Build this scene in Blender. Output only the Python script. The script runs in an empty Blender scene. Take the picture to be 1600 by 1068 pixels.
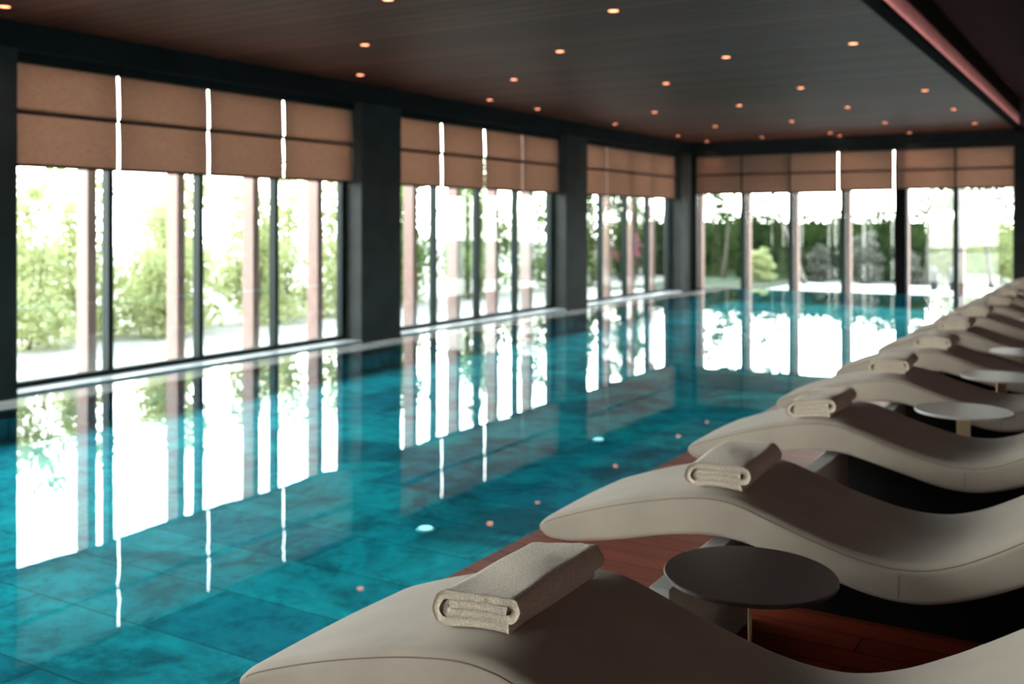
import bpy, math, random
import numpy as np
from mathutils import Vector, Matrix, noise as mnoise

scn = bpy.context.scene
COL = scn.collection
PI = math.pi

# ------------------------------------------------------------------ camera, sky, exposure
CAM_Z = 1.5                       # the wooden deck is z = 0
YAW = math.radians(31.28)
cam_d = bpy.data.cameras.new('camera')
cam = bpy.data.objects.new('camera', cam_d)
COL.objects.link(cam)
cam.location = (0, 0, CAM_Z)
cam.rotation_euler = (PI / 2, 0, YAW)
cam_d.sensor_width = 36.0
cam_d.lens = 36.0 * 1580 / 1600
cam_d.shift_y = -187 / 1600
cam_d.clip_start = 0.05
cam_d.clip_end = 300
cam_d.dof.use_dof = True
cam_d.dof.focus_distance = 2.35
cam_d.dof.aperture_fstop = 3.0
scn.camera = cam

scn.view_settings.view_transform = 'Standard'
scn.view_settings.look = 'None'
scn.view_settings.gamma = 1.0
scn.view_settings.exposure = 0.0
scn.view_settings.use_curve_mapping = False
scn.cycles.max_bounces = 10
scn.cycles.diffuse_bounces = 5
scn.cycles.glossy_bounces = 5
scn.cycles.transparent_max_bounces = 24
scn.cycles.caustics_reflective = True
scn.cycles.sample_clamp_indirect = 12.0

SKY_LOW, SKY_HIGH = 21.0, 11.0
world = bpy.data.worlds.new('sky')
scn.world = world
world.use_nodes = True
wn, wl = world.node_tree.nodes, world.node_tree.links
wn.clear()
w_out = wn.new('ShaderNodeOutputWorld')
w_bg = wn.new('ShaderNodeBackground')
w_tc = wn.new('ShaderNodeTexCoord')
w_sep = wn.new('ShaderNodeSeparateXYZ')
w_map = wn.new('ShaderNodeMapRange')
w_map.inputs['From Min'].default_value = 0.12
w_map.inputs['From Max'].default_value = 0.75
w_map.inputs['To Min'].default_value = SKY_LOW
w_map.inputs['To Max'].default_value = SKY_HIGH
w_ramp = wn.new('ShaderNodeValToRGB')
w_ramp.color_ramp.elements[0].position = 0.05
w_ramp.color_ramp.elements[0].color = (1.0, 0.985, 0.95, 1)
w_ramp.color_ramp.elements[1].position = 0.7
w_ramp.color_ramp.elements[1].color = (0.80, 0.90, 1.0, 1)
wl.new(w_tc.outputs['Generated'], w_sep.inputs[0])
wl.new(w_sep.outputs['Z'], w_map.inputs['Value'])
wl.new(w_sep.outputs['Z'], w_ramp.inputs[0])
wl.new(w_ramp.outputs[0], w_bg.inputs['Color'])
wl.new(w_map.outputs[0], w_bg.inputs['Strength'])
wl.new(w_bg.outputs[0], w_out.inputs['Surface'])

# ------------------------------------------------------------------ helpers
class MB:
    """collects faces into one mesh"""
    def __init__(self):
        self.v, self.f = [], []

    def box(self, x0, x1, y0, y1, z0, z1):
        b = len(self.v)
        self.v += [(x0, y0, z0), (x1, y0, z0), (x1, y1, z0), (x0, y1, z0),
                   (x0, y0, z1), (x1, y0, z1), (x1, y1, z1), (x0, y1, z1)]
        self.f += [tuple(b + i for i in q) for q in
                   ((0, 3, 2, 1), (4, 5, 6, 7), (0, 1, 5, 4), (1, 2, 6, 5), (2, 3, 7, 6), (3, 0, 4, 7))]
        return self

    def grid(self, rows, closed_u=False, cap0=False, cap1=False):
        """rows: list of equally long point lists, lofted"""
        b = len(self.v)
        n, m = len(rows), len(rows[0])
        for r in rows:
            self.v += [tuple(p) for p in r]
        for i in range(n - 1):
            for j in range(m if closed_u else m - 1):
                k = (j + 1) % m
                self.f.append((b + i * m + j, b + i * m + k, b + (i + 1) * m + k, b + (i + 1) * m + j))
        if cap0:
            self.f.append(tuple(b + j for j in range(m))[::-1])
        if cap1:
            self.f.append(tuple(b + (n - 1) * m + j for j in range(m)))
        return self

    def disc(self, c, r, z0, z1, n=48, bev=0.0):
        rows = []
        prof = [(r - bev, z0), (r, z0 + bev), (r, z1 - bev), (r - bev, z1)] if bev else [(r, z0), (r, z1)]
        for rr, z in prof:
            rows.append([(c[0] + rr * math.cos(2 * PI * k / n), c[1] + rr * math.sin(2 * PI * k / n), z) for k in range(n)])
        return self.grid(rows, True, True, True)

    def tube(self, pts, r, n=8, taper=None):
        pts = [Vector(p) for p in pts]
        rows = []
        up = Vector((0.13, 0.31, 0.94))
        for i, p in enumerate(pts):
            d = (pts[min(i + 1, len(pts) - 1)] - pts[max(i - 1, 0)]).normalized()
            a = d.cross(up)
            if a.length < 1e-3:
                a = d.cross(Vector((1, 0, 0)))
            a.normalize()
            bb = d.cross(a)
            rr = r if taper is None else r * (1 + (taper - 1) * i / (len(pts) - 1))
            rows.append([p + a * rr * math.cos(2 * PI * k / n) + bb * rr * math.sin(2 * PI * k / n) for k in range(n)])
        return self.grid(rows, True, True, True)

    def build(self, name, m, parent=None, smooth=False, bevel=0.0, loc=None):
        me = bpy.data.meshes.new(name)
        me.from_pydata(self.v, [], self.f)
        me.validate()
        me.update()
        if m is not None:
            me.materials.append(m)
        if smooth:
            me.polygons.foreach_set('use_smooth', [True] * len(me.polygons))
        o = bpy.data.objects.new(name, me)
        COL.objects.link(o)
        if parent is not None:
            o.parent = parent
        if loc is not None:
            o.location = loc
        if bevel:
            md = o.modifiers.new('bevel', 'BEVEL')
            md.width = bevel
            md.segments = 2
            md.limit_method = 'ANGLE'
        return o


def empty(name, loc=(0, 0, 0), rz=0.0):
    o = bpy.data.objects.new(name, None)
    COL.objects.link(o)
    o.location = loc
    o.rotation_euler = (0, 0, rz)
    o.empty_display_size = 0.1
    return o


def tag(o, label=None, cat=None, group=None, kind=None):
    if label: o['label'] = label
    if cat: o['category'] = cat
    if group: o['group'] = group
    if kind: o['kind'] = kind
    return o


def structure(o, label, cat):
    return tag(o, label, cat, kind='structure')


def copy_tree(o, parent=None):
    c = o.copy()
    COL.objects.link(c)
    if parent is not None:
        c.parent = parent
    for ch in list(o.children):
        copy_tree(ch, c)
    return c


ORD = ['first', 'second', 'third', 'fourth', 'fifth', 'sixth', 'seventh', 'eighth', 'ninth', 'tenth',
       'eleventh', 'twelfth', 'thirteenth', 'fourteenth']

# ------------------------------------------------------------------ materials
def mat(name, color, rough=0.6, metal=0.0, spec=0.5):
    m = bpy.data.materials.new(name)
    m.use_nodes = True
    b = m.node_tree.nodes['Principled BSDF']
    b.inputs['Base Color'].default_value = (*color, 1)
    b.inputs['Roughness'].default_value = rough
    b.inputs['Metallic'].default_value = metal
    b.inputs['Specular IOR Level'].default_value = spec
    return m


def N(m, typ, **kw):
    n = m.node_tree.nodes.new(typ)
    for k, v in kw.items():
        if k in n.inputs.keys():
            n.inputs[k].default_value = v
        else:
            setattr(n, k, v)
    return n


def L(m, a, b):
    m.node_tree.links.new(a, b)


def ramp(m, fac, stops):
    r = N(m, 'ShaderNodeValToRGB')
    e = r.color_ramp.elements
    while len(e) < len(stops):
        e.new(0.5)
    for el, (p, c) in zip(e, stops):
        el.position = p
        el.color = (*c, 1)
    L(m, fac, r.inputs[0])
    return r.outputs[0]


def obj_coord(m, scale=(1, 1, 1), rot=(0, 0, 0)):
    tc = N(m, 'ShaderNodeTexCoord')
    mp = N(m, 'ShaderNodeMapping')
    mp.inputs['Scale'].default_value = scale
    mp.inputs['Rotation'].default_value = rot
    L(m, tc.outputs['Object'], mp.inputs[0])
    return mp.outputs[0]


def noisy(name, c0, c1, scale=5.0, detail=5.0, rough=0.7, bump=0.0, bump_scale=None, stretch=(1, 1, 1), spec=0.5, lo=0.35, hi=0.65):
    m = mat(name, c0, rough, 0, spec)
    b = m.node_tree.nodes['Principled BSDF']
    co = obj_coord(m, stretch)
    n = N(m, 'ShaderNodeTexNoise', Scale=scale, Detail=detail)
    L(m, co, n.inputs['Vector'])
    L(m, ramp(m, n.outputs[0], [(lo, c0), (hi, c1)]), b.inputs['Base Color'])
    if bump:
        n2 = N(m, 'ShaderNodeTexNoise', Scale=bump_scale or scale * 4, Detail=3.0)
        L(m, co, n2.inputs['Vector'])
        bp = N(m, 'ShaderNodeBump', Strength=bump, Distance=0.01)
        L(m, n2.outputs[0], bp.inputs['Height'])
        L(m, bp.outputs[0], b.inputs['Normal'])
    return m


M = {}
M['dark_plaster'] = noisy('dark_plaster', (0.046, 0.050, 0.049), (0.058, 0.063, 0.062), 3, 4, 0.8, 0.1, 60, spec=0.25)
M['dark_beam'] = noisy('dark_beam', (0.016, 0.018, 0.019), (0.022, 0.025, 0.026), 3, 4, 0.8, spec=0.2)
M['black'] = mat('black_paint', (0.003, 0.003, 0.0035), 0.9, 0, 0.08)
M['frame'] = mat('window_frame_metal', (0.010, 0.021, 0.020), 0.6, 0.0, 0.25)
M['sill'] = noisy('pale_sill_stone', (0.40, 0.43, 0.44), (0.52, 0.54, 0.54), 6, 6, 0.35)
M['lip'] = noisy('wet_overflow_stone', (0.30, 0.32, 0.32), (0.40, 0.42, 0.41), 5, 6, 0.05, stretch=(1, 0.4, 1))
M['gutter'] = noisy('dark_gutter_stone', (0.05, 0.09, 0.10), (0.08, 0.13, 0.14), 4, 5, 0.5)
M['timber'] = noisy('post_timber', (0.21, 0.125, 0.105), (0.29, 0.185, 0.16), 8, 5, 0.6, stretch=(6, 6, 0.5))
M['gold'] = mat('brushed_brass', (0.80, 0.62, 0.38), 0.45, 0.35)
M['steel'] = mat('dark_steel', (0.02, 0.022, 0.022), 0.5, 0.0)
M['table_top'] = noisy('dark_table_top', (0.062, 0.046, 0.043), (0.074, 0.056, 0.053), 30, 4, 0.40, spec=0.5)
M['sheen_top'] = noisy('sheen_table_top', (0.74, 0.74, 0.71), (0.80, 0.80, 0.77), 20, 4, 0.3)  # glossy sheen of the far table tops put into a pale colour
M['white_panel'] = mat('white_panel', (0.62, 0.64, 0.62), 0.45)
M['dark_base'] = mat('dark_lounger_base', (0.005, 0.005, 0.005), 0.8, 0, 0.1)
M['gravel'] = noisy('pale_gravel', (0.22, 0.21, 0.19), (0.34, 0.33, 0.30), 3, 8, 0.9)
M['terrace'] = noisy('pale_terrace_stone', (0.42, 0.41, 0.38), (0.50, 0.49, 0.46), 2, 6, 0.8)
M['turf'] = noisy('dark_turf', (0.02, 0.035, 0.012), (0.035, 0.055, 0.02), 12, 6, 0.95)
M['bark'] = noisy('bark', (0.05, 0.04, 0.03), (0.10, 0.085, 0.07), 8, 5, 0.9, stretch=(4, 4, 0.6))
M['pale_bark'] = noisy('pale_bark', (0.11, 0.10, 0.085), (0.17, 0.155, 0.135), 8, 5, 0.9, stretch=(4, 4, 0.6))
M['pink_plaster'] = noisy('rosy_plaster', (0.42, 0.25, 0.24), (0.47, 0.29, 0.28), 4, 4, 0.8)
M['inlet'] = mat('pale_inlet_metal', (0.75, 0.78, 0.78), 0.3)
M['hump'] = mat('piping_cord', (0.19, 0.155, 0.125), 0.85)


def emit(name, color, strength):
    m = bpy.data.materials.new(name)
    m.use_nodes = True
    nt = m.node_tree
    nt.nodes.clear()
    o = nt.nodes.new('ShaderNodeOutputMaterial')
    e = nt.nodes.new('ShaderNodeEmission')
    e.inputs['Color'].default_value = (*color, 1)
    e.inputs['Strength'].default_value = strength
    nt.links.new(e.outputs[0], o.inputs['Surface'])
    return m


M['lamp'] = emit('warm_lamp_glow', (1.0, 0.33, 0.17), 6.0)
M['cove'] = emit('added_cove_glow', (1.0, 0.58, 0.56), 22.0)
M['slope_fill'] = emit('rosy_fill_glow', (1.0, 0.62, 0.57), 24.0)
M['pool_fill'] = emit('pool_fill', (0.75, 0.97, 1.0), 9.0)
M['pool_jet'] = emit('pool_lamp_glass', (0.95, 0.98, 1.0), 2.0)


def ceiling_material():
    m = mat('ceiling_slats', (0.06, 0.03, 0.02), 0.5, 0, 0.13)
    b = m.node_tree.nodes['Principled BSDF']
    co = obj_coord(m)
    sep = N(m, 'ShaderNodeSeparateXYZ')
    L(m, co, sep.inputs[0])
    # slats run across the pool (along X), 60 mm pitch along Y
    mod = N(m, 'ShaderNodeMath', operation='FRACT')
    mul = N(m, 'ShaderNodeMath', operation='MULTIPLY')
    mul.inputs[1].default_value = 1 / 0.24
    L(m, sep.outputs['Y'], mul.inputs[0])
    L(m, mul.outputs[0], mod.inputs[0])
    gap = N(m, 'ShaderNodeMath', operation='LESS_THAN')
    gap.inputs[1].default_value = 0.12
    L(m, mod.outputs[0], gap.inputs[0])
    fl = N(m, 'ShaderNodeMath', operation='FLOOR')
    L(m, mul.outputs[0], fl.inputs[0])
    wn_ = N(m, 'ShaderNodeTexWhiteNoise', noise_dimensions='1D')
    L(m, fl.outputs[0], wn_.inputs['W'])
    n = N(m, 'ShaderNodeTexNoise', Scale=3.0, Detail=6.0)
    mp = N(m, 'ShaderNodeMapping')
    mp.inputs['Scale'].default_value = (0.35, 9, 1)
    L(m, co, mp.inputs[0])
    L(m, mp.outputs[0], n.inputs['Vector'])
    ad = N(m, 'ShaderNodeMath', operation='MULTIPLY_ADD')
    ad.inputs[1].default_value = 0.42
    L(m, wn_.outputs['Value'], ad.inputs[0])
    L(m, n.outputs[0], ad.inputs[2])
    wood = ramp(m, ad.outputs[0], [(0.35, (0.080, 0.022, 0.012)), (0.95, (0.165, 0.052, 0.032))])
    mx = N(m, 'ShaderNodeMix', data_type='RGBA')
    L(m, gap.outputs[0], mx.inputs['Factor'])
    L(m, wood, mx.inputs['A'])
    mx.inputs['B'].default_value = (0.016, 0.010, 0.008, 1)
    L(m, mx.outputs['Result'], b.inputs['Base Color'])
    bp = N(m, 'ShaderNodeBump', Strength=0.5, Distance=0.01)
    inv = N(m, 'ShaderNodeMath', operation='SUBTRACT')
    inv.inputs[0].default_value = 1.0
    L(m, gap.outputs[0], inv.inputs[1])
    L(m, inv.outputs[0], bp.inputs['Height'])
    L(m, bp.outputs[0], b.inputs['Normal'])
    return m


def deck_material():
    m = mat('red_deck_boards', (0.2, 0.06, 0.03), 0.38, 0, 0.3)
    b = m.node_tree.nodes['Principled BSDF']
    co = obj_coord(m)
    br = N(m, 'ShaderNodeTexBrick', offset=0.37)
    br.inputs['Scale'].default_value = 1.0
    br.inputs['Brick Width'].default_value = 2.2
    br.inputs['Row Height'].default_value = 0.14
    br.inputs['Mortar Size'].default_value = 0.004
    br.inputs['Color1'].default_value = (0.31, 0.058, 0.027, 1)
    br.inputs['Color2'].default_value = (0.42, 0.088, 0.042, 1)
    br.inputs['Mortar'].default_value = (0.02, 0.008, 0.006, 1)
    L(m, co, br.inputs['Vector'])
    mp = N(m, 'ShaderNodeMapping')
    mp.inputs['Scale'].default_value = (1.2, 14, 1)
    L(m, co, mp.inputs[0])
    n = N(m, 'ShaderNodeTexNoise', Scale=2.0, Detail=6.0)
    L(m, mp.outputs[0], n.inputs['Vector'])
    mx = N(m, 'ShaderNodeMix', data_type='RGBA', blend_type='MULTIPLY')
    mx.inputs['Factor'].default_value = 0.6
    L(m, br.outputs['Color'], mx.inputs['A'])
    L(m, ramp(m, n.outputs[0], [(0.3, (0.5, 0.45, 0.45)), (0.7, (1, 1, 1))]), mx.inputs['B'])
    L(m, mx.outputs['Result'], b.inputs['Base Color'])
    return m


def pool_floor_material():
    m = mat('teal_stone_tiles', (0.05, 0.4, 0.42), 0.5, 0, 0.2)
    b = m.node_tree.nodes['Principled BSDF']
    co = obj_coord(m)
    br = N(m, 'ShaderNodeTexBrick', offset=0.5)
    br.inputs['Scale'].default_value = 1.0
    br.inputs['Brick Width'].default_value = 1.5
    br.inputs['Row Height'].default_value = 0.5
    br.inputs['Mortar Size'].default_value = 0.006
    br.inputs['Mortar Smooth'].default_value = 0.4
    br.inputs['Bias'].default_value = -0.1
    br.inputs['Color1'].default_value = (0.001, 0.36, 0.53, 1)
    br.inputs['Color2'].default_value = (0.025, 0.70, 0.80, 1)
    br.inputs['Mortar'].default_value = (0.01, 0.20, 0.27, 1)
    L(m, co, br.inputs['Vector'])
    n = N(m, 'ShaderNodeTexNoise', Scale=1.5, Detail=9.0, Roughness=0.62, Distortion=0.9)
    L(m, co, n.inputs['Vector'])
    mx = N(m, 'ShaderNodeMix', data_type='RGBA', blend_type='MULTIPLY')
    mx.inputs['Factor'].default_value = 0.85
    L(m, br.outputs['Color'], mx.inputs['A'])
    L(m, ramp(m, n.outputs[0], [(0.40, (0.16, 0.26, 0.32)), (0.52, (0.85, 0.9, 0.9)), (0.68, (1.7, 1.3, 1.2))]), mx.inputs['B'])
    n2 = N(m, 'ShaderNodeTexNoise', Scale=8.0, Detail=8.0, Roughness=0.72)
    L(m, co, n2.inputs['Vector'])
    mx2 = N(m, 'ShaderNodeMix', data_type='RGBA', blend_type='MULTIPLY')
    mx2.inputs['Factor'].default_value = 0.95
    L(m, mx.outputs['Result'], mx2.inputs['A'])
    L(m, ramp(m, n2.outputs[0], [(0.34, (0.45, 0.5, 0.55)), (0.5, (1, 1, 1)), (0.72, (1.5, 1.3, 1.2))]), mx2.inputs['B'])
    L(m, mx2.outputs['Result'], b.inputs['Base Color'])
    return m


def thin_fresnel(m, ior):
    """the same reflectance from either side of a thin sheet"""
    fr = N(m, 'ShaderNodeFresnel')
    ge = N(m, 'ShaderNodeNewGeometry')
    mr = N(m, 'ShaderNodeMapRange')
    mr.inputs['To Min'].default_value = ior
    mr.inputs['To Max'].default_value = 1 / ior
    L(m, ge.outputs['Backfacing'], mr.inputs['Value'])
    L(m, mr.outputs[0], fr.inputs['IOR'])
    return fr


def water_material():
    m = bpy.data.materials.new('pool_water')
    m.use_nodes = True
    nt = m.node_tree
    nt.nodes.clear()
    out = N(m, 'ShaderNodeOutputMaterial')
    mix = N(m, 'ShaderNodeMixShader')
    tr = N(m, 'ShaderNodeBsdfTransparent')
    tr.inputs['Color'].default_value = (0.34, 0.93, 0.975, 1)
    gl = N(m, 'ShaderNodeBsdfGlossy')
    gl.inputs['Roughness'].default_value = 0.012
    gl.inputs['Color'].default_value = (0.98, 0.99, 1, 1)
    fr = thin_fresnel(m, 1.40)
    co = obj_coord(m, (1.0, 0.55, 1.0))
    n = N(m, 'ShaderNodeTexNoise', Scale=1.4, Detail=3.0, Distortion=0.6)
    L(m, co, n.inputs['Vector'])
    bp = N(m, 'ShaderNodeBump', Strength=0.10, Distance=0.012)
    L(m, n.outputs[0], bp.inputs['Height'])
    L(m, bp.outputs[0], gl.inputs['Normal'])
    L(m, fr.outputs[0], mix.inputs[0])
    L(m, tr.outputs[0], mix.inputs[1])
    L(m, gl.outputs[0], mix.inputs[2])
    L(m, mix.outputs[0], out.inputs['Surface'])
    return m


def glass_material():
    m = bpy.data.materials.new('window_glass')
    m.use_nodes = True
    nt = m.node_tree
    nt.nodes.clear()
    out = N(m, 'ShaderNodeOutputMaterial')
    mix = N(m, 'ShaderNodeMixShader')
    tr = N(m, 'ShaderNodeBsdfTransparent')
    tr.inputs['Color'].default_value = (0.95, 0.98, 0.96, 1)
    gl = N(m, 'ShaderNodeBsdfGlossy')
    gl.inputs['Roughness'].default_value = 0.01
    fr = thin_fresnel(m, 1.45)
    L(m, fr.outputs[0], mix.inputs[0])
    L(m, tr.outputs[0], mix.inputs[1])
    L(m, gl.outputs[0], mix.inputs[2])
    L(m, mix.outputs[0], out.inputs['Surface'])
    return m


def fabric_blind_material():
    m = bpy.data.materials.new('brown_blind_fabric')
    m.use_nodes = True
    nt = m.node_tree
    nt.nodes.clear()
    out = N(m, 'ShaderNodeOutputMaterial')
    add = N(m, 'ShaderNodeAddShader')
    df = N(m, 'ShaderNodeBsdfDiffuse')
    tl = N(m, 'ShaderNodeBsdfTranslucent')
    co = obj_coord(m, (3, 3, 14))
    n = N(m, 'ShaderNodeTexNoise', Scale=6.0, Detail=6.0)
    L(m, co, n.inputs['Vector'])
    L(m, ramp(m, n.outputs[0], [(0.3, (0.16, 0.10, 0.075)), (0.7, (0.22, 0.14, 0.11))]), df.inputs['Color'])
    L(m, ramp(m, n.outputs[0], [(0.3, (0.165, 0.112, 0.086)), (0.7, (0.215, 0.150, 0.118))]), tl.inputs['Color'])
    L(m, df.outputs[0], add.inputs[0])
    L(m, tl.outputs[0], add.inputs[1])
    L(m, add.outputs[0], out.inputs['Surface'])
    return m


def leaf_material(name, c0, c1, trans=0.5):
    m = bpy.data.materials.new(name)
    m.use_nodes = True
    nt = m.node_tree
    nt.nodes.clear()
    out = N(m, 'ShaderNodeOutputMaterial')
    mix = N(m, 'ShaderNodeMixShader')
    mix.inputs[0].default_value = trans
    df = N(m, 'ShaderNodeBsdfDiffuse')
    tl = N(m, 'ShaderNodeBsdfTranslucent')
    co = obj_coord(m)
    n = N(m, 'ShaderNodeTexNoise', Scale=2.2, Detail=3.0)
    L(m, co, n.inputs['Vector'])
    c = ramp(m, n.outputs[0], [(0.35, c0), (0.65, c1)])
    L(m, c, df.inputs['Color'])
    L(m, c, tl.inputs['Color'])
    L(m, df.outputs[0], mix.inputs[1])
    L(m, tl.outputs[0], mix.inputs[2])
    L(m, mix.outputs[0], out.inputs['Surface'])
    return m


def lounger_fabric():
    m = mat('taupe_upholstery', (0.40, 0.345, 0.295), 0.85, 0, 0.25)
    b = m.node_tree.nodes['Principled BSDF']
    b.inputs['Sheen Weight'].default_value = 0.15
    co = obj_coord(m)
    n = N(m, 'ShaderNodeTexNoise', Scale=5.0, Detail=5.0)
    L(m, co, n.inputs['Vector'])
    L(m, ramp(m, n.outputs[0], [(0.3, (0.355, 0.300, 0.248)), (0.7, (0.41, 0.348, 0.288))]), b.inputs['Base Color'])
    n2 = N(m, 'ShaderNodeTexNoise', Scale=420.0, Detail=2.0)
    L(m, co, n2.inputs['Vector'])
    bp = N(m, 'ShaderNodeBump', Strength=0.15, Distance=0.002)
    L(m, n2.outputs[0], bp.inputs['Height'])
    L(m, bp.outputs[0], b.inputs['Normal'])
    return m


def towel_material():
    m = mat('beige_terry', (0.50, 0.44, 0.37), 0.95, 0, 0.1)
    b = m.node_tree.nodes['Principled BSDF']
    b.inputs['Sheen Weight'].default_value = 0.4
    b.inputs['Sheen Roughness'].default_value = 0.5
    co = obj_coord(m)
    n = N(m, 'ShaderNodeTexNoise', Scale=170.0, Detail=4.0, Roughness=0.7)
    L(m, co, n.inputs['Vector'])
    L(m, ramp(m, n.outputs[0], [(0.3, (0.46, 0.375, 0.29)), (0.65, (0.80, 0.68, 0.54))]), b.inputs['Base Color'])
    bp = N(m, 'ShaderNodeBump', Strength=0.75, Distance=0.006)
    L(m, n.outputs[0], bp.inputs['Height'])
    L(m, bp.outputs[0], b.inputs['Normal'])
    return m


M['ceiling'] = ceiling_material()
M['deck'] = deck_material()
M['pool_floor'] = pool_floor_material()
M['water'] = water_material()
M['glass'] = glass_material()
M['blind'] = fabric_blind_material()
M['fabric'] = lounger_fabric()
M['towel'] = towel_material()
M['leaf_pale'] = leaf_material('pale_green_leaves', (0.36, 0.41, 0.20), (0.58, 0.61, 0.34))
M['leaf_light'] = leaf_material('light_green_leaves', (0.15, 0.18, 0.07), (0.28, 0.31, 0.14))
M['leaf_mid'] = leaf_material('mid_green_leaves', (0.085, 0.135, 0.045), (0.19, 0.26, 0.09))
M['leaf_dark'] = leaf_material('dark_green_leaves', (0.022, 0.042, 0.015), (0.055, 0.090, 0.030), 0.35)
M['leaf_grey'] = leaf_material('grey_green_leaves', (0.10, 0.105, 0.085), (0.19, 0.19, 0.165), 0.3)
M['leaf_pink'] = leaf_material('pink_petals', (0.25, 0.05, 0.11), (0.30, 0.09, 0.15))

# ------------------------------------------------------------------ dimensions
WATER_Z = -0.05
FLOOR_Z = -0.30                       # pool floor, as shallow as the water makes it look
CEIL_Z = 3.6
COLX, COLX_OUT = -9.92, -10.42        # pillar faces
GLX = -10.27                          # glass plane, left
LIP_OUT, LIP_IN = -8.33, -7.93        # overflow edge of the pool
POOL_R = -2.455                       # pool edge at the deck
POOL_FAR = 23.0
POOL_NEAR = -7.0
FARY = 25.6
SILL_Z = -0.29
LOW_Z = -0.62
SOFFX = -2.06                         # edge of the slatted ceiling
UPPER_Z = 4.25
RIGHT_X, BACK_Y = 3.4, -9.0
bays = [(-6.74, -1.16), (-0.19, 5.39), (6.36, 11.93), (12.91, 18.49), (19.46, 24.85)]

# ------------------------------------------------------------------ the setting
structure(MB().box(POOL_R, RIGHT_X, BACK_Y, FARY + 0.2, -0.62, 0).build('floor', M['deck']),
          'glossy red-brown wooden deck along the pool', 'floor')
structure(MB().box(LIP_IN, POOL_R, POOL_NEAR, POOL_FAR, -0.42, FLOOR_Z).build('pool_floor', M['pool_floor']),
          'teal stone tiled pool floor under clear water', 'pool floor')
b = MB()
b.box(LIP_IN - 0.12, LIP_IN, POOL_NEAR, POOL_FAR, -0.74, -0.075)
b.box(LIP_IN, POOL_R, POOL_FAR - 0.12, POOL_FAR, FLOOR_Z, WATER_Z - 0.002)
b.box(LIP_IN, POOL_R, POOL_NEAR - 0.12, POOL_NEAR, -0.74, WATER_Z + 0.05)
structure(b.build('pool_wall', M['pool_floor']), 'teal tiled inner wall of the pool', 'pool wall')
structure(MB().box(LIP_OUT, LIP_IN, POOL_NEAR, POOL_FAR, -0.13, WATER_Z + 0.001).build('pool_edge', M['lip'], bevel=0.004),
          'pale wet stone overflow edge running along the window side of the pool', 'pool edge')
structure(MB().grid([[(LIP_IN, POOL_NEAR, WATER_Z), (POOL_R, POOL_NEAR, WATER_Z)], [(LIP_IN, POOL_FAR, WATER_Z), (POOL_R, POOL_FAR, WATER_Z)]]).build('pool_water', M['water']),
          'still turquoise pool water mirroring the windows', 'water')
b = MB()
b.box(COLX_OUT, LIP_IN - 0.12, BACK_Y, FARY, LOW_Z - 0.1, LOW_Z)
b.box(LIP_IN - 0.12, POOL_R, POOL_FAR, FARY, LOW_Z - 0.1, LOW_Z)
structure(b.build('pool_gutter', M['gutter']), 'dark overflow gutter between pool edge and windows', 'gutter')

# slatted ceiling, dark raised ceiling at the right, roof over both
structure(MB().box(COLX, SOFFX - 0.06, BACK_Y, FARY, CEIL_Z, CEIL_Z + 0.08).build('ceiling', M['ceiling']),
          'dark brown slatted wooden ceiling over the pool', 'ceiling')
structure(MB().box(SOFFX - 0.06, SOFFX + 0.085, BACK_Y, FARY, CEIL_Z - 0.03, CEIL_Z + 0.02).build('trim_1', M['black']),
          'black edge strip where the slatted ceiling ends', 'trim')
structure(MB().box(SOFFX - 0.1, SOFFX, BACK_Y, FARY, CEIL_Z + 0.02, 3.93).build('wall_soffit', M['pink_plaster']),
          'rosy upright band above the edge of the slatted ceiling', 'wall')
structure(MB().box(SOFFX - 0.1, SOFFX + 0.012, BACK_Y, FARY, 3.93, UPPER_Z).build('glow_fade_band', M['black']),
          'band painted black where the rosy glow fades above the slatted ceiling edge', 'trim')  # black paint stands in for the cove glow fading upwards
structure(MB().box(SOFFX - 0.1, RIGHT_X, BACK_Y, FARY + 0.3, UPPER_Z, UPPER_Z + 0.1).build('ceiling_raised', M['black']),
          'black raised ceiling above the loungers', 'ceiling')
structure(MB().box(COLX_OUT - 0.25, RIGHT_X + 0.2, BACK_Y - 0.2, FARY + 0.45, UPPER_Z + 0.1, UPPER_Z + 0.4).build('roof', M['dark_beam']),
          'flat roof slab over the pool hall', 'roof')
structure(MB().box(RIGHT_X, RIGHT_X + 0.2, BACK_Y, FARY + 0.2, -0.62, UPPER_Z + 0.1).build('wall_right', M['dark_plaster']),
          'dark wall behind the loungers', 'wall')
b = MB()
b.box(COLX_OUT, -9.4, BACK_Y - 0.2, BACK_Y, -0.7, UPPER_Z + 0.1)
b.box(-9.4, -5.9, BACK_Y - 0.2, BACK_Y, 3.3, UPPER_Z + 0.1)
b.box(-9.4, -5.9, BACK_Y - 0.2, BACK_Y, -0.7, SILL_Z)
b.box(-5.9, RIGHT_X, BACK_Y - 0.2, BACK_Y, -0.7, UPPER_Z + 0.1)
structure(MB().box(-9.4, -5.9, BACK_Y - 0.104, BACK_Y - 0.096, SILL_Z, 3.3).build('window_7', M['glass']), 'added unseen window at the near end of the hall', 'window')  # out of view, added to light the near faces of the loungers
structure(b.build('wall_back', M['dark_plaster']),
          'dark wall at the near end of the hall', 'wall')

tag(MB().box(SOFFX + 0.020, SOFFX + 0.050, BACK_Y, FARY - 0.3, CEIL_Z + 0.021, CEIL_Z + 0.035).build('added_cove_strip', M['cove']),
    'added rosy light strip hidden behind the edge of the slatted ceiling', 'light strip')  # unseen strip added for the rosy glow over the ceiling edge

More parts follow.
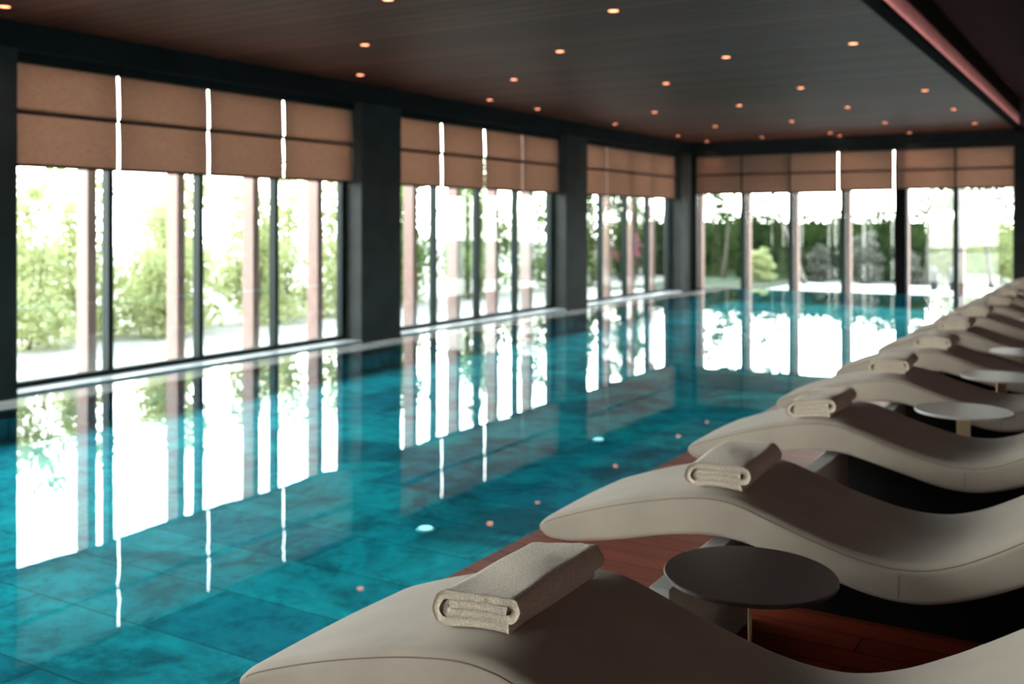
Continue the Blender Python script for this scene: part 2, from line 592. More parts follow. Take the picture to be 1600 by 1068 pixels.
# beams over the windows
structure(MB().box(COLX_OUT, COLX, BACK_Y, FARY + 0.3, 3.32, UPPER_Z + 0.1).build('wall_left', M['dark_beam']),
          'dark beam over the long row of windows', 'wall')
b = MB()
b.box(COLX, RIGHT_X, FARY - 0.2, FARY + 0.3, 3.34, UPPER_Z + 0.1)
b.box(-2.15, RIGHT_X, FARY - 0.2, FARY + 0.3, -0.62, 3.34)
structure(b.build('wall_far', M['dark_beam']), 'dark beam and wall at the far end of the hall', 'wall')

# pillars between the windows
edges = [BACK_Y] + [e for bb in bays for e in bb] + [FARY + 0.3]
pillar_labels = ['pillar behind the camera', 'pillar beside the camera', 'dark pillar at the left end of the widest window',
                 'broad dark pillar between the widest and the middle window',
                 'dark pillar between the middle window and the narrow far window', 'dark corner pillar where the two glass walls meet']
pi_ = 0
for k in range(0, len(edges), 2):
    y0, y1 = edges[k], edges[k + 1]
    structure(MB().box(COLX_OUT, COLX, y0, y1, LOW_Z, 3.32).build('pillar', M['dark_plaster'], bevel=0.006), pillar_labels[pi_], 'pillar')
    pi_ += 1
structure(MB().box(-4.745, -4.495, FARY - 0.12, FARY + 0.2, LOW_Z, 3.34).build('pillar', M['black'], bevel=0.005),
          'slim black pillar in the far glass wall', 'pillar')

# windows: frame, mullions, one pane per bay section
def window_left(n, y0, y1, label):
    root = empty('window_%d' % n, (GLX, (y0 + y1) / 2, SILL_Z))
    structure(root, label, 'window')
    def P(mb, nm, m, **kw):
        o = mb.build(nm, m, **kw)
        o.parent = root
        o.matrix_parent_inverse = Matrix.Translation(root.location).inverted()
        return o
    P(MB().box(COLX_OUT, COLX + 0.01, y0, y1, LOW_Z, SILL_Z), 'window_sill', M['sill'], bevel=0.004)
    b = MB()
    b.box(GLX - 0.05, GLX + 0.05, y0, y1, SILL_Z, SILL_Z + 0.06)
    b.box(GLX - 0.05, GLX + 0.05, y0, y1, 3.24, 3.32)
    b.box(GLX - 0.05, GLX + 0.05, y0, y0 + 0.05, SILL_Z + 0.06, 3.24)
    b.box(GLX - 0.05, GLX + 0.05, y1 - 0.1, y1, SILL_Z + 0.06, 3.24)
    P(b, 'window_frame', M['frame'])
    w = (y1 - 0.13 - y0) / 4
    for k in range(1, 4):
        y = y0 + w * k
        P(MB().box(GLX - 0.06, GLX + 0.06, y - 0.035, y + 0.035, SILL_Z + 0.06, 3.24), 'mullion', M['frame'])
    for k in range(4):
        ya = y0 + w * k + (0.035 if k else 0.05)
        yb = y0 + w * (k + 1) - 0.035 if k < 3 else y1 - 0.1
        P(MB().box(GLX - 0.004, GLX + 0.004, ya, yb, SILL_Z + 0.06, 3.24), 'glass_pane', M['glass'])
    return w

win_labels = ['added unseen window beside the near end of the pool', 'added unseen window beside the camera',  # out-of-view windows, added for their light
              'widest window on the pool side, four tall panes at the left', 'middle window of the pool side, between two dark pillars',
              'narrow far window of the pool side, next to the corner']
mull_w = {}
for i, (y0, y1) in enumerate(bays):
    mull_w[i] = window_left(i + 1, y0, y1, win_labels[i])

FX = [-9.80, -8.51, -7.26, -5.97, -4.62, -3.40, -2.15]
root = empty('window_6', (-6, FARY, SILL_Z))
structure(root, 'glass wall across the far end of the pool', 'window')
def PF(mb, nm, m, **kw):
    o = mb.build(nm, m, **kw)
    o.parent = root
    o.matrix_parent_inverse = Matrix.Translation(root.location).inverted()
    return o
b = MB()
b.box(FX[0] - 0.1, FX[-1], FARY - 0.06, FARY + 0.06, LOW_Z, SILL_Z + 0.03)
b.box(FX[0] - 0.1, FX[-1], FARY - 0.06, FARY + 0.06, 3.24, 3.34)
b.box(FX[0] - 0.1, FX[0] + 0.03, FARY - 0.06, FARY + 0.06, SILL_Z, 3.24)
b.box(FX[-1] - 0.05, FX[-1], FARY - 0.06, FARY + 0.06, SILL_Z, 3.24)
PF(b, 'window_frame', M['frame'])
for k in (1, 2, 3, 5):
    PF(MB().box(FX[k] - 0.06, FX[k] + 0.055, FARY - 0.06, FARY + 0.06, SILL_Z, 3.24), 'mullion', M['frame'])
for k in range(6):
    PF(MB().box(FX[k] + 0.06, FX[k + 1] - 0.06, FARY - 0.004, FARY + 0.004, SILL_Z + 0.03, 3.24), 'glass_pane', M['glass'])

# ------------------------------------------------------------------ outdoors ground
b = MB()
b.box(-70, COLX_OUT, -30, 90, -0.6, -0.42)
b.box(COLX_OUT, 60, FARY + 0.3, 90, -0.6, -0.42)
b.box(COLX_OUT, 60, -40, BACK_Y - 0.2, -0.6, -0.42)
structure(b.build('ground', M['gravel']), 'pale sunlit ground outside the windows', 'ground')
structure(MB().box(-8.3, 8, FARY + 0.3, 30.3, -0.42, -0.30).build('terrace', M['terrace']), 'white paved terrace outside the far glass wall', 'terrace')
structure(MB().box(-11.9, COLX_OUT, -12, FARY + 0.3, -0.42, -0.36).build('path', M['terrace']), 'white paved strip outside the pool side windows', 'path')

structure(MB().box(-12.5, -8.3, FARY + 0.3, 33.0, -0.42, -0.36).build('lawn', M['turf']), 'dark green lawn beside the terrace near the corner', 'lawn')
structure(MB().box(-11.6, -7.0, FARY + 0.3, 31.0, 3.62, 3.74).build('canopy', M['dark_beam']), 'added unseen dark canopy shading the blinds at the corner of the terrace', 'canopy')  # out of view, added to keep sky light off the far-left blinds

# timber posts outside
def post(x, y, dx, dy, label, group):
    o = MB().box(-dx / 2, dx / 2, -dy / 2, dy / 2, 0, 3.98).build('timber_post', M['timber'], loc=(x, y, -0.36), bevel=0.006)
    tag(o, label, 'post', group)
    return o
wname = {2: 'widest window', 3: 'middle window', 4: 'narrow far window'}
g = 'timber posts outside the pool side windows'
for i in (2, 3, 4):
    for k in range(4):
        y = bays[i][0] + 0.155 + 1.36 * (k + 1)
        post(-10.88, y, 0.22, 0.126, 'reddish timber post outside the %s, %s pane from the near end' % (wname[i], ORD[k]), g)
for i in (0, 1):
    for k in range(0, 4):
        post(-10.88, bays[i][0] + 0.155 + 1.36 * (k + 1), 0.22, 0.126, 'reddish timber post outside a window beside the camera', g)
for k in (0, 1, 2, 3, 4, 5):
    post(FX[k] * 1.026 + 0.11, FARY + 0.72, 0.126, 0.24, 'pinkish timber post outside the far glass wall, %s from the corner' % ORD[k],
         'timber posts outside the far glass wall')

# ------------------------------------------------------------------ roman blinds
def blind(length, ztop, zfold, zbot, seed, ext=0.010):
    """a hanging roman blind facing +X at x = 0, running along +Y from 0 to length"""
    rnd = random.Random(seed)
    r = empty('roman_blind')
    def sheet(z1, z0, bulge, lipx):
        rows = []
        nz, ny = 10, 12
        for s in (0.0, -0.006):
            pass
        front, back = [], []
        for i in range(nz + 1):
            t = i / nz
            z = z1 + (z0 - z1) * t
            off = bulge * math.sin(PI * t) + lipx * t ** 3
            fr, bk = [], []
            for j in range(ny + 1):
                y = length * j / ny
                wv = 0.004 * mnoise.noise(Vector((y * 1.7 + seed, z * 2.1, 0.3)))
                fr.append((off + wv + 0.003, y, z))
                bk.append((off + wv - 0.003, y, z))
            front.append(fr)
            back.append(bk)
        loops = []
        for fr, bk in zip(front, back):
            loops.append(fr + bk[::-1])
        return MB().grid(loops, True, True, True)
    up = sheet(ztop, zfold - 0.012, 0.012, 0.022).build('upper_panel', M['blind'], r, smooth=False)
    lo = sheet(zfold + 0.02, zbot + 0.015, 0.014, 0.012).build('lower_panel', M['blind'], r, smooth=False)
    MB().box(0.006, 0.026, -ext, length + ext, zfold - 0.040, zfold - 0.012).build('fold_rod', M['dark_base'], r)
    MB().box(-0.008, 0.026, 0.0, length, zbot - 0.012, zbot + 0.020).build('bottom_bar', M['dark_base'], r)
    MB().box(-0.03, 0.05, 0.0, length, ztop - 0.03, 3.318).build('head_rail', M['dark_beam'], r)
    return r

BX = -10.115
for i in (2, 3, 4):
    y0, y1 = bays[i]
    w = mull_w[i]
    cuts = [y0 + 0.01] + [y0 + w * k + 0.02 for k in (1, 2, 3)] + [y1 - 0.012]
    gap = {2: (0.015, 0.014, 0.014), 3: (0.018, 0.019, 0.013), 4: (0.013, 0.002, 0.002)}[i]
    for k in range(4):
        ya = cuts[k] + (gap[k - 1] if k else 0)
        yb = cuts[k + 1] - (gap[k] if k < 3 else 0)
        bl = blind(yb - ya, 3.235, 2.70, 2.105, i * 10 + k, 0.010 if i < 4 else 0.0)
        bl.location = (BX, ya, 0)
        tag(bl, 'brown roman blind half lowered in the %s, %s from the near end' % (wname[i], ORD[k]), 'blind', 'roman blinds on the pool side')
far_bot = [2.235, 2.235, 2.235, 2.27, 2.285, 2.29]
for k in range(6):
    xa = FX[k] + (0.02 if k not in (3,) else 0.035) + (0.05 if k == 0 else 0)
    xb = FX[k + 1] - (0.02 if k not in (2, 3) else 0.03)
    if k == 2: xb = FX[3] - 0.100
    if k == 3: xa, xb = FX[3] - 0.082, FX[4] - 0.143
    if k == 4: xa = FX[4] - 0.125
    bl = blind(xb - xa, 3.25, 2.76, far_bot[k], 70 + k, 0.0)
    bl.rotation_euler = (0, 0, -PI / 2)
    bl.location = (xa, FARY - 0.145, 0)
    tag(bl, 'brown roman blind on the far glass wall, %s from the corner' % ORD[k], 'blind', 'roman blinds on the far glass wall')

# ------------------------------------------------------------------ downlights
dl = empty('downlight')
bm_ = MB()
rows = []
for rr, z in ((0.062, 0.0), (0.066, -0.006), (0.054, -0.008), (0.050, 0.0)):
    rows.append([(rr * math.cos(2 * PI * k / 32), rr * math.sin(2 * PI * k / 32), z) for k in range(32)])
bm_.grid(rows, True).build('trim_ring', M['black'], dl)
MB().disc((0, 0), 0.051, -0.006, 0.002, 32).build('bulb_face', M['lamp'], dl)
sp = bpy.data.lights.new('lamp_beam', 'SPOT')
sp.energy = 24.0
sp.color = (1.0, 0.56, 0.40)
sp.spot_size = math.radians(125)
sp.spot_blend = 1.0
sp.shadow_soft_size = 0.05
so = bpy.data.objects.new('lamp_beam', sp)
COL.objects.link(so)
so.parent = dl
so.location = (0, 0, -0.015)
spots = {-9.32: [(14, 8), (557, 117), (759, 156), (838, 170), (965, 193), (1063, 212), (1138, 226)],
         -7.69: [(564, 70), (798, 124), (1021, 175), (1119, 197), (1193, 214)],
         -5.94: [(595, 0), (850, 82), (1025, 131), (1158, 164), (1238, 189), (1303, 207), (1330, 215)],
         -4.345: [(958, 16), (1130, 89), (1249, 137), (1327, 167), (1387, 191), (1432, 209)],
         -2.74: [(1325, 68), (1442, 141), (1494, 170), (1526, 192)]}
rown = {-9.32: 'first row from the windows', -7.69: 'second row from the windows', -5.94: 'middle row',
        -4.345: 'fourth row from the windows', -2.74: 'row along the ceiling edge'}
first = True
for x, pts in spots.items():
    for k, (u, v) in enumerate(pts):
        s = 347 - v
        y = (CEIL_Z - CAM_Z) / s * ((u - 800) * 0.5193 + 1350.3)
        y = min(round(y, 2), 25.1)
        o = dl if first else copy_tree(dl)
        first = False
        o.location = (x, y, CEIL_Z)
        tag(o, 'round glowing orange downlight, %s from the camera in the %s' % (ORD[k], rown[x]), 'downlight', 'downlights in the slatted ceiling')
o = empty('downlight', (-0.33, 11.9, UPPER_Z))
MB().grid(rows, True).build('trim_ring', M['steel'], o)
MB().disc((0, 0), 0.051, -0.004, 0.004, 32).build('bulb_face', M['white_panel'], o)
tag(o, 'unlit grey downlight in the black raised ceiling', 'downlight')

# unseen fill lamps added outside the frame to brighten the lounger slopes
for k in range(7):
    r = empty('fill_lamp', (RIGHT_X, 0.6 + 3.14 * k, 2.3))
    MB().box(-0.03, 0.0, -0.06, 0.06, -0.2, 0.2).build('back_plate', M['dark_base'], r)
    MB().tube([(-0.10, 0, -0.17), (-0.10, 0, 0.17)], 0.085, 24).build('lamp_shade', M['slope_fill'], r, smooth=False)
    MB().box(-0.10, -0.03, -0.015, 0.015, -0.19, -0.171).build('bracket', M['dark_base'], r)
    tag(r, 'added rosy fill lamp on the dark wall behind the loungers, %s from the camera' % ORD[k], 'wall lamp', 'added fill lamps behind the loungers')

# ------------------------------------------------------------------ pool lamps
def pool_fill_strip(x0, x1, y0, y1, z0, z1, label):  # unseen strip added under the deck edge to brighten the pool
    tag(MB().box(x0, x1, y0, y1, z0, z1).build('added_pool_strip', M['pool_fill']), label, 'added pool light')
pool_fill_strip(POOL_R - 0.035, POOL_R - 0.005, -6.5, 22.7, -0.16, -0.13, 'added slim underwater light strip below the deck edge of the pool')
for (u, v, lab) in ((665, 828, 'pale round underwater lamp in the pool floor behind the nearest folded towel'),
                    (935, 688, 'pale round underwater lamp in the pool floor, farther from the camera')):
    s = v - 347
    h = CAM_Z - FLOOR_Z
    y = h / s * ((u - 800) * 0.5193 + 1350.3)
    x = h / s * ((u - 800) * 0.8546 - 820.5)
    r = empty('pool_lamp', (x, y, FLOOR_Z))
    MB().disc((0, 0), 0.055, 0.0, 0.012, 32, 0.004).build('lamp_rim', M['inlet'], r)
    MB().disc((0, 0), 0.042, 0.010, 0.018, 32, 0.003).build('lamp_glass', M['pool_jet'], r)
    tag(r, lab, 'pool lamp')

# ------------------------------------------------------------------ loungers
PROF = [(-1.965, .322, .292), (-1.935, .350, .270), (-1.85, .385, .268), (-1.72, .430, .288), (-1.60, .466, .315), (-1.48, .497, .347),
        (-1.38, .518, .368), (-1.28, .531, .380), (-1.18, .524, .379), (-1.08, .494, .360), (-0.97, .458, .332), (-0.86, .427, .304),
        (-0.76, .404, .279), (-0.66, .393, .266), (-0.56, .401, .271), (-0.46, .433, .297), (-0.36, .484, .337), (-0.26, .545, .388),
        (-0.14, .625, .462), (0.0, .718, .552), (0.15, .812, .648), (0.30, .892, .740), (0.42, .936, .806), (0.455, .925, .858)]

def catmull(pts, n):
    out = []
    m = len(pts)
    for k in range(n):
        t = k / (n - 1) * (m - 1)
        i = min(int(t), m - 2)
        f = t - i
        p0, p1, p2, p3 = pts[max(i - 1, 0)], pts[i], pts[i + 1], pts[min(i + 2, m - 1)]
        out.append(tuple(0.5 * ((2 * b_) + (-a_ + c_) * f + (2 * a_ - 5 * b_ + 4 * c_ - d_) * f * f + (-a_ + 3 * b_ - 3 * c_ + d_) * f ** 3)
                         for a_, b_, c_, d_ in zip(p0, p1, p2, p3)))
    return out

LW = 0.70
SMOOTHP = catmull(PROF, 93)

def top_z(x):
    for a_, b_ in zip(SMOOTHP, SMOOTHP[1:]):
        if a_[0] <= x <= b_[0]:
            t = (x - a_[0]) / (b_[0] - a_[0])
            return a_[1] + (b_[1] - a_[1]) * t
    return SMOOTHP[0][1]

def make_lounger():
    root = empty('sun_lounger')
    rows = []
    for (x, zt, zb) in SMOOTHP:
        th = zt - zb
        rt = min(0.036, th * 0.48)
        rb = min(0.022, th * 0.48)
        ring = []
        def corner(cy, cz, r, a0):
            for q in range(7):
                a = a0 + (PI / 2) * q / 6
                ring.append((x, cy + r * math.cos(a), cz + r * math.sin(a)))
        # far-top, near-top, near-bottom, far-bottom, slightly domed top
        corner(LW - rt, zt - rt, rt, 0)
        for q in range(1, 8):
            t = q / 8
            ring.append((x, LW - rt - (LW - 2 * rt) * t, zt + 0.006 * math.sin(PI * t)))
        corner(rt, zt - rt, rt, PI / 2)
        corner(rb, zb + rb, rb, PI)
        ring.append((x, LW / 2, zb))
        corner(LW - rb, zb + rb, rb, 3 * PI / 2)
        rows.append(ring)
    MB().grid(rows, True, True, True).build('cushion', M['fabric'], root, smooth=True)
    for yy, nm in ((0.0048, 'piping'), (LW - 0.0048, 'piping')):
        pts = []
        for (x, zt, zb) in SMOOTHP[3:-3]:
            pts.append((x, yy, zt - 0.018))
        MB().tube(pts, 0.0021, 6).build(nm, M['hump'], root, smooth=True)
    sx = -0.63
    MB().box(sx - 0.0015, sx + 0.0015, -0.0012, 0.004, 0.285, top_z(sx) - 0.035).build('seam', M['hump'], root)
    # white upright panel that carries the knee hump, dark base under the seat
    MB().box(-1.285, -1.215, -0.50, 0.30, 0.0, 0.355).build('support_panel', M['white_panel'], root, bevel=0.004)['label'] = 'white support panel'
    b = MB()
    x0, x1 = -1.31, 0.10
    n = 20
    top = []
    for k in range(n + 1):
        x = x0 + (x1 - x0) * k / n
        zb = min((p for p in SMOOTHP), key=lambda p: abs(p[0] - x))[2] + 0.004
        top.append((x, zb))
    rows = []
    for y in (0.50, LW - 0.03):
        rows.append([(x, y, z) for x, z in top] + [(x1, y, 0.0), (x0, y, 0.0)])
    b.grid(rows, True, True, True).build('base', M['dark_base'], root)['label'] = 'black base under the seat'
    return root

L_NEAR0, L_PITCH, NL = 1.875, 1.57, 13
lounger0 = make_lounger()
jit = random.Random(4)
lab_l = ['beige wave-shaped lounger nearest the camera with a large folded towel',
         'beige wave-shaped lounger just behind the dark round table']
for i in range(NL):
    o = lounger0 if i == 0 else copy_tree(lounger0)
    o.location = (0, L_NEAR0 + L_PITCH * i, 0)
    lab = lab_l[i] if i < 2 else 'beige wave-shaped lounger with a folded towel, %s in the row from the camera' % ORD[i]
    tag(o, lab, 'lounger', 'sun loungers in a row along the deck')

# ------------------------------------------------------------------ folded towels
def make_towel(W=0.25, T=0.0114, LEN=0.44, seed=1, sag=1.0):
    """flat-rolled towel, long axis +Y, base at z = 0, front end at y = 0"""
    def arc(cx, cz, r, a0, a1, n):
        return [(cx + r * math.cos(a0 + (a1 - a0) * k / n), cz + r * math.sin(a0 + (a1 - a0) * k / n)) for k in range(n + 1)]
    def line(x0, z0, x1, z1, n):
        return [(x0 + (x1 - x0) * k / n, z0 + (z1 - z0) * k / n) for k in range(1, n)]
    h = W / 2
    path = []
    path += [(h - 0.030, T)]
    path += line(h - 0.030, T, -h + 0.045, T, 16)
    path += arc(-h + 0.045, T + 0.0335, 0.0335, -PI / 2, -3 * PI / 2, 12)
    zt = T + 0.067
    path += line(-h + 0.045, zt, h - 0.034, zt, 16)
    path += arc(h - 0.034, zt - 0.0225, 0.0225, PI / 2, -PI / 2, 10)
    zi = zt - 0.045
    path += line(h - 0.034, zi, -h + 0.055, zi, 16)
    path += arc(-h + 0.055, zi + 0.0112, 0.0112, -PI / 2, -3 * PI / 2, 8)
    path += line(-h + 0.055, zi + 0.0224, h - 0.038, zi + 0.0224, 14)
    path += [(h - 0.036, zi + 0.0215)]
    n = len(path)
    nl = 44
    rnd = random.Random(seed)
    left, right = [], []
    for i, (x, z) in enumerate(path):
        a, b_ = path[max(i - 1, 0)], path[min(i + 1, n - 1)]
        dx, dz = b_[0] - a[0], b_[1] - a[1]
        l = math.hypot(dx, dz) or 1
        t = T * (0.97 + 0.10 * mnoise.noise(Vector((i * 0.23 + seed, 3.1, 0))))
        left.append((x - dz / l * t, z + dx / l * t))
        right.append((x + dz / l * t, z - dx / l * t))
    # rounded ends of the sheet
    prof = left + right[::-1]
    rows = []
    for k in range(nl + 1):
        t = k / nl
        y = LEN * t
        row = []
        for (x, z) in prof:
            p = Vector((x * 6 + seed * 3.1, y * 5, z * 14))
            ztop = max(0.0, (z - 0.02) / 0.065)
            dzs = -0.010 * sag * ztop * (0.5 + 0.5 * math.sin(2.2 * y / LEN * PI + x * 9 + seed)) * (1 - (2 * abs(x) / W) ** 2)
            xx = x + 0.006 * mnoise.noise(p) + 0.006 * math.sin(3 * t + seed) * ztop
            zz = z + dzs + 0.0035 * mnoise.noise(p + Vector((7, 3, 1))) * ztop
            # soft, slightly uneven ends
            yy = y
            if k == 0:
                yy += 0.006 * mnoise.noise(Vector((x * 40, z * 60, seed)))
            if k == nl:
                yy += 0.010 * mnoise.noise(Vector((x * 40, z * 60, seed + 4)))
            row.append((xx, yy, zz))
        rows.append(row)
    mb = MB().grid(rows, True)
    m2 = len(prof)
    for base, flip in ((0, False), (nl * m2, True)):
        for i in range(n - 1):
            q = (base + i, base + i + 1, base + m2 - 2 - i, base + m2 - 1 - i)
            mb.f.append(q[::-1] if flip else q)
    return mb

def place_towel(mb, x, y, rz, label, drop=0.0):
    """drapes the towel over the lounger's curved top"""
    c, s = math.cos(rz), math.sin(rz)
    zr = top_z(x)
    o = mb.build('towel', M['towel'], smooth=True)
    me = o.data
    for vt in me.vertices:
        px, py, pz = vt.co
        wx = x + px * c - py * s
        vt.co.z = pz + (top_z(wx) - zr) * 0.94 + 0.008
    o.location = (x, y, zr + drop)
    o.rotation_euler = (0, 0, rz)
    tag(o, label, 'towel', 'folded towels on the loungers')
    return o

tw = [(-1.330, 2.015, 0.0, 'large folded beige towel lying on the lounger nearest the camera', dict(W=0.25, LEN=0.45, seed=1)),
      (-1.275, 3.53, 0.03, 'folded beige towel with an open hollow fold, on the lounger behind the dark table', dict(W=0.25, LEN=0.44, seed=2)),
      (-1.345, 5.07, -0.02, 'folded beige towel on the third lounger, showing dark and pale layers', dict(W=0.25, LEN=0.43, seed=3)),
      (-1.30, 6.76, 0.05, 'folded towel on the fourth lounger with its dark side turned away', dict(W=0.26, LEN=0.42, seed=4)),
      (-1.27, 8.28, -0.03, 'folded towel on the fifth lounger, pale end towards the pool', dict(W=0.27, LEN=0.42, seed=5))]
for i in range(5, NL):
    tw.append((-1.30 + jit.uniform(-.04, .04), L_NEAR0 + L_PITCH * i + 0.1 + jit.uniform(-.04, .06), jit.uniform(-.05, .05),
               'folded beige towel on the %s lounger in the row from the camera' % ORD[i], dict(W=0.26, LEN=0.42, seed=6 + i)))
for (x, y, rz, lab, kw) in tw:
    place_towel(make_towel(**kw), x, y, rz, lab)

# ------------------------------------------------------------------ side tables
def make_table(rz, top):
    r = empty('side_table')
    MB().disc((0, 0), 0.258, 0.428, 0.441, 96, 0.003).build('table_top', top, r, smooth=False)
    leg = MB().box(-0.035, 0.035, -0.0045, 0.0045, 0.008, 0.43).build('leg', M['gold'], r, bevel=0.0015)
    leg.rotation_euler = (0, 0, rz)
    leg['label'] = 'flat brass leg'
    MB().disc((0, 0), 0.13, 0.0, 0.009, 48, 0.003).build('foot_plate', M['dark_base'], r)
    return r
tabs = [(-0.972, 2.985, PI / 2 + 0.28, 'round dark side table with thin brass leg between the two nearest loungers'),
        (-0.785, 6.20, 0.1, 'round side table with a top painted pale for sheen in front of the fourth lounger'),
        (-0.735, 7.70, 0.6, 'round side table, top painted pale for sheen, between the fourth and fifth loungers'),
        (-0.72, 9.28, 0.2, 'round side table, top painted pale for sheen, between the fifth and sixth loungers'),
        (-0.75, 12.42, 0.4, 'round side table, top painted pale for sheen, half hidden between the seventh and eighth loungers')]
for (x, y, rz, lab) in tabs:
    t = make_table(rz, M['table_top'] if y < 4 else M['sheen_top'])
    t.location = (x, y, 0)
    tag(t, lab, 'table', 'round side tables between the loungers')

# ------------------------------------------------------------------ planting
def leaf_cloud(blobs, n, size, seed, hollow=0.0):
    """n small folded leaves scattered in ellipsoid blobs (cx,cy,cz,rx,ry,rz)"""
    rng = np.random.default_rng(seed)
    w = np.array([(b_[3] * b_[4] * b_[5]) ** 0.8 for b_ in blobs])
    idx = rng.choice(len(blobs), n, p=w / w.sum())
    B = np.array(blobs)[idx]
    d = rng.normal(size=(n, 3))
    d /= np.linalg.norm(d, axis=1, keepdims=True)
    rad = (hollow + (1 - hollow) * rng.random(n)) ** (1 / 2.2)
    c = B[:, :3] + d * rad[:, None] * B[:, 3:6]
    a = rng.normal(size=(n, 3))
    a /= np.linalg.norm(a, axis=1, keepdims=True)
    t = rng.normal(size=(n, 3))
    bb = np.cross(a, t)
    bb /= np.linalg.norm(bb, axis=1, keepdims=True)
    sz = size * (0.6 + 0.8 * rng.random(n))[:, None]
    nn = np.cross(a, bb)
    p0 = c - a * sz
    p1 = c + bb * sz * 0.45 + nn * sz * 0.12
    p2 = c + a * sz
    p3 = c - bb * sz * 0.45 + nn * sz * 0.12
    mb = MB()
    V = np.stack([p0, p1, p2, p3], 1).reshape(-1, 3)
    mb.v = [tuple(v) for v in V.tolist()]
    mb.f = [(4 * k, 4 * k + 1, 4 * k + 2, 4 * k + 3) for k in range(n)]
    return mb

def plant(name, x, y, h, r, leaf, trunk, n, size, label, cat, group, seed, zlow=0.15, stems=3, z0=-0.42, crown=None, lean=(0, 0), tr=0.03):
    rnd = random.Random(seed)
    root = empty(name, (x, y, z0))
    blobs = []
    if crown is None:
        for k in range(9):
            t = k / 8
            zz = h * (zlow + (1 - zlow) * t)
            rr = r * (0.55 + 0.6 * math.sin(PI * min(1, 0.25 + 0.7 * t)) * rnd.uniform(0.6, 1.0)) * (1 - 0.35 * t)
            blobs.append((rnd.uniform(-.4, .4) * r, rnd.uniform(-.4, .4) * r, zz, rr * 0.75, rr * 0.75, h * 0.14))
    else:
        blobs = crown
    leaf_cloud(blobs, n, size, seed).build('foliage', leaf, root)
    b = MB()
    for k in range(stems):
        dx, dy = rnd.uniform(-.35, .35) * r * (stems > 1), rnd.uniform(-.35, .35) * r * (stems > 1)
        pts = [(dx * 0.3, dy * 0.3, 0)]
        for q in range(1, 6):
            t = q / 5
            pts.append((dx * (0.3 + t) + lean[0] * t + rnd.uniform(-.02, .02), dy * (0.3 + t) + lean[1] * t + rnd.uniform(-.02, .02), h * 0.85 * t))
        b.tube(pts, tr, 7, 0.35)
    b.build('stem' if stems > 1 else 'trunk', trunk, root, smooth=True)
    tag(root, label, cat, group)
    return root

rnd = random.Random(11)
# shrubs in front of the widest window: pale and airy
gl = 'shrubs outside the pool side windows'
pos = [(-14.2, 9.2, 2.5), (-14.6, 10.5, 2.3), (-14.0, 11.7, 2.2), (-14.8, 12.7, 2.6), (-14.2, 13.9, 2.3), (-14.7, 15.1, 2.7), (-14.1, 16.3, 2.5)]
for k, (x, y, h) in enumerate(pos):
    plant('garden_shrub', x, y, h + 0.2, 1.0, M['leaf_pale'], M['bark'], 4200, 0.06,
          'pale airy shrub outside the widest window, %s from the near end' % ORD[k], 'shrub', gl, 100 + k, zlow=0.08, stems=3, tr=0.02)
pos = [(-14.4, 18.4, 2.6), (-15.2, 19.8, 3.4), (-14.2, 21.2, 2.9), (-15.0, 22.8, 3.7), (-14.4, 24.4, 3.2)]
for k, (x, y, h) in enumerate(pos):
    plant('garden_shrub', x, y, h, 1.15, M['leaf_mid'], M['bark'], 3600, 0.07,
          'green bushy shrub outside the middle window, %s from the near end' % ORD[k], 'shrub', gl, 130 + k, zlow=0.1, stems=4, tr=0.025)
pos = [(-14.6, 27.3, 3.6), (-15.4, 29.2, 4.2), (-14.6, 31.2, 3.8), (-15.5, 33.4, 4.4)]
for k, (x, y, h) in enumerate(pos):
    plant('garden_shrub', x, y, h, 1.2, M['leaf_mid'] if k % 2 else M['leaf_dark'], M['bark'], 4000, 0.085,
          'tall green shrub outside the narrow far window, %s from the near end' % ORD[k], 'shrub', gl, 150 + k, zlow=0.08, stems=4, tr=0.03)
for k, (x, y) in enumerate(((-13.4, 27.6), (-13.5, 29.6))):
    plant('flowering_shrub', x, y, 1.5, 0.42, M['leaf_pink'], M['bark'], 220, 0.05,
          'pink flowering shrub outside the narrow far window, %s one' % ('nearer' if k == 0 else 'farther'), 'shrub', gl, 170 + k, zlow=0.6, stems=4, tr=0.012)

# hedge beyond the terrace
hedge = empty('hedge', (-10.7, 34.2, -0.42))
hb = []
r2 = random.Random(5)
for k in range(34):
    hb.append((-5.2 + 10.4 * (k + 0.5) / 34 + r2.uniform(-.1, .1), r2.uniform(-.15, .15), 1.05 + r2.uniform(-.08, .12), 0.5, 0.6, 1.2))
leaf_cloud(hb, 15000, 0.085, 77, 0.45).build('foliage', M['leaf_dark'], hedge)
MB().box(-5.2, 5.2, -0.3, 0.3, 0.0, 1.9).build('hedge_core', M['leaf_dark'], hedge)
tag(hedge, 'long dark green clipped hedge beyond the white terrace', 'hedge')

far_hedge = empty('hedge', (-2.0, 41.0, -0.42))
hb = []
for k in range(30):
    hb.append((-4.6 + 9.2 * (k + 0.5) / 30, r2.uniform(-.15, .15), 0.95 + r2.uniform(-.10, .25), 0.6, 0.5, 1.05))
leaf_cloud(hb, 9000, 0.10, 78, 0.3).build('foliage', M['leaf_light'], far_hedge)
MB().box(-4.6, 4.6, -0.25, 0.25, 0.0, 1.55).build('hedge_core', M['leaf_mid'], far_hedge)
tag(far_hedge, 'light green hedge far behind the pool ladder', 'hedge')

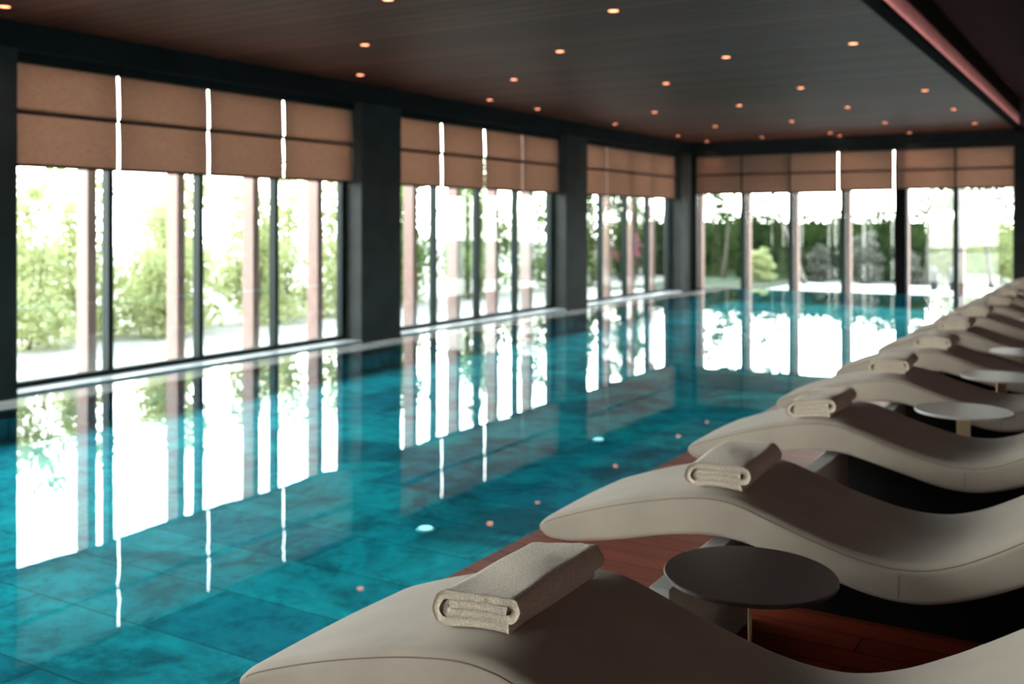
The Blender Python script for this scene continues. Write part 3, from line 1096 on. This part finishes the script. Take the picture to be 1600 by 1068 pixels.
# bushes in front of the hedge and to its right
fb = [(-9.9, 31.6, 1.0, .55, 'leaf_pale', 'pale yellow-green bush at the foot of the hedge, nearest the corner'),
      (-8.3, 32.4, 1.1, .6, 'leaf_grey', 'grey-green bush at the foot of the hedge behind the second far pane'),
      (-6.9, 32.2, 1.5, .7, 'leaf_grey', 'grey-green bush beside the leaning pale trunk'),
      (-5.6, 32.6, 1.2, .6, 'leaf_grey', 'grey-green bush left of the slim black pillar'),
      (-4.4, 33.5, 2.1, .9, 'leaf_light', 'sunlit yellow-green bush right of the slim black pillar'),
      (-3.2, 34.5, 2.2, .9, 'leaf_light', 'sunlit yellow-green bush behind the pool ladder'),
      (-1.8, 36.5, 1.9, 1.0, 'leaf_light', 'pale bush seen through the last far pane'),
      (-0.3, 37.0, 2.0, 1.0, 'leaf_light', 'pale bush at the right end of the far glass wall')]
for k, (x, y, h, r, lm, lab) in enumerate(fb):
    plant('garden_bush', x, y, h, r, M[lm], M['bark'], 2200, 0.06, lab, 'bush', 'bushes outside the far glass wall', 200 + k, zlow=0.12, stems=4, tr=0.015)

# trees over the hedge
def canopy(seed, h, r, n=11):
    q = random.Random(seed)
    return [(q.uniform(-1, 1) * r, q.uniform(-.8, .8) * r, h + q.uniform(-.45, .9), q.uniform(.4, .8), q.uniform(.4, .8), q.uniform(.25, .5)) for _ in range(n)]
def blind_shade_crown():  # unseen leaf mass shaped to shade the far-left blinds from outside
    q = random.Random(8)
    return [(-2.3 + 3.1 * ((k * 7) % 30) / 29, q.uniform(-2.2, -1.0), q.uniform(3.15, 3.55), q.uniform(.45, .6), q.uniform(.4, .55), q.uniform(.24, .34)) for k in range(30)]
tr = [(-11.6, 32.8, 2.55, 2.0, 'leaf_dark', 1700, (0.2, 0), 'bark', 'dark leafed tree over the hedge near the corner'),
      (-7.95, 29.4, 3.6, 1.7, 'leaf_dark', 6500, (-1.1, 0.0), 'pale_bark', 'tree with a leaning pale trunk and an added shading crown behind the far glass wall'),
      (-5.2, 33.0, 2.6, 1.7, 'leaf_dark', 1500, (0.05, 0), 'pale_bark', 'tree with an upright pale trunk left of the slim black pillar'),
      (-3.3, 32.0, 2.6, 1.7, 'leaf_dark', 1300, (-0.3, 0), 'bark', 'dark leafed tree reaching over the pool ladder')]
for k, (x, y, h, r, lm, n, lean, bk, lab) in enumerate(tr):
    plant('garden_tree', x, y, h, r, M[lm], M[bk], n, 0.085, lab, 'tree', 'trees outside the far glass wall', 300 + k, stems=1,
          crown=canopy(300 + k, h, r) if k != 1 else blind_shade_crown(), lean=lean, tr=0.085, z0=-0.30 if k == 1 else -0.42)

# pool ladder handrails out on the terrace
lad = empty('pool_ladder', (-4.15, 28.9, -0.30))
for k, dx in enumerate((-0.23, 0.23)):
    pts = [(dx, 0.22, 0)]
    for q in range(11):
        a = PI * q / 10
        pts.append((dx + (0.05 if k else -0.05) * 0, 0.22 * math.cos(a), 0.36 + 0.2 * math.sin(a)))
    pts.append((dx, -0.22, 0))
    MB().tube(pts, 0.06, 10).build('handrail', M['steel'], lad, smooth=True)
MB().box(-0.25, 0.25, -0.04, 0.04, 0.22, 0.25).build('step', M['steel'], lad)
tag(lad, 'metal pool ladder with two arched handrails on the white terrace', 'ladder')
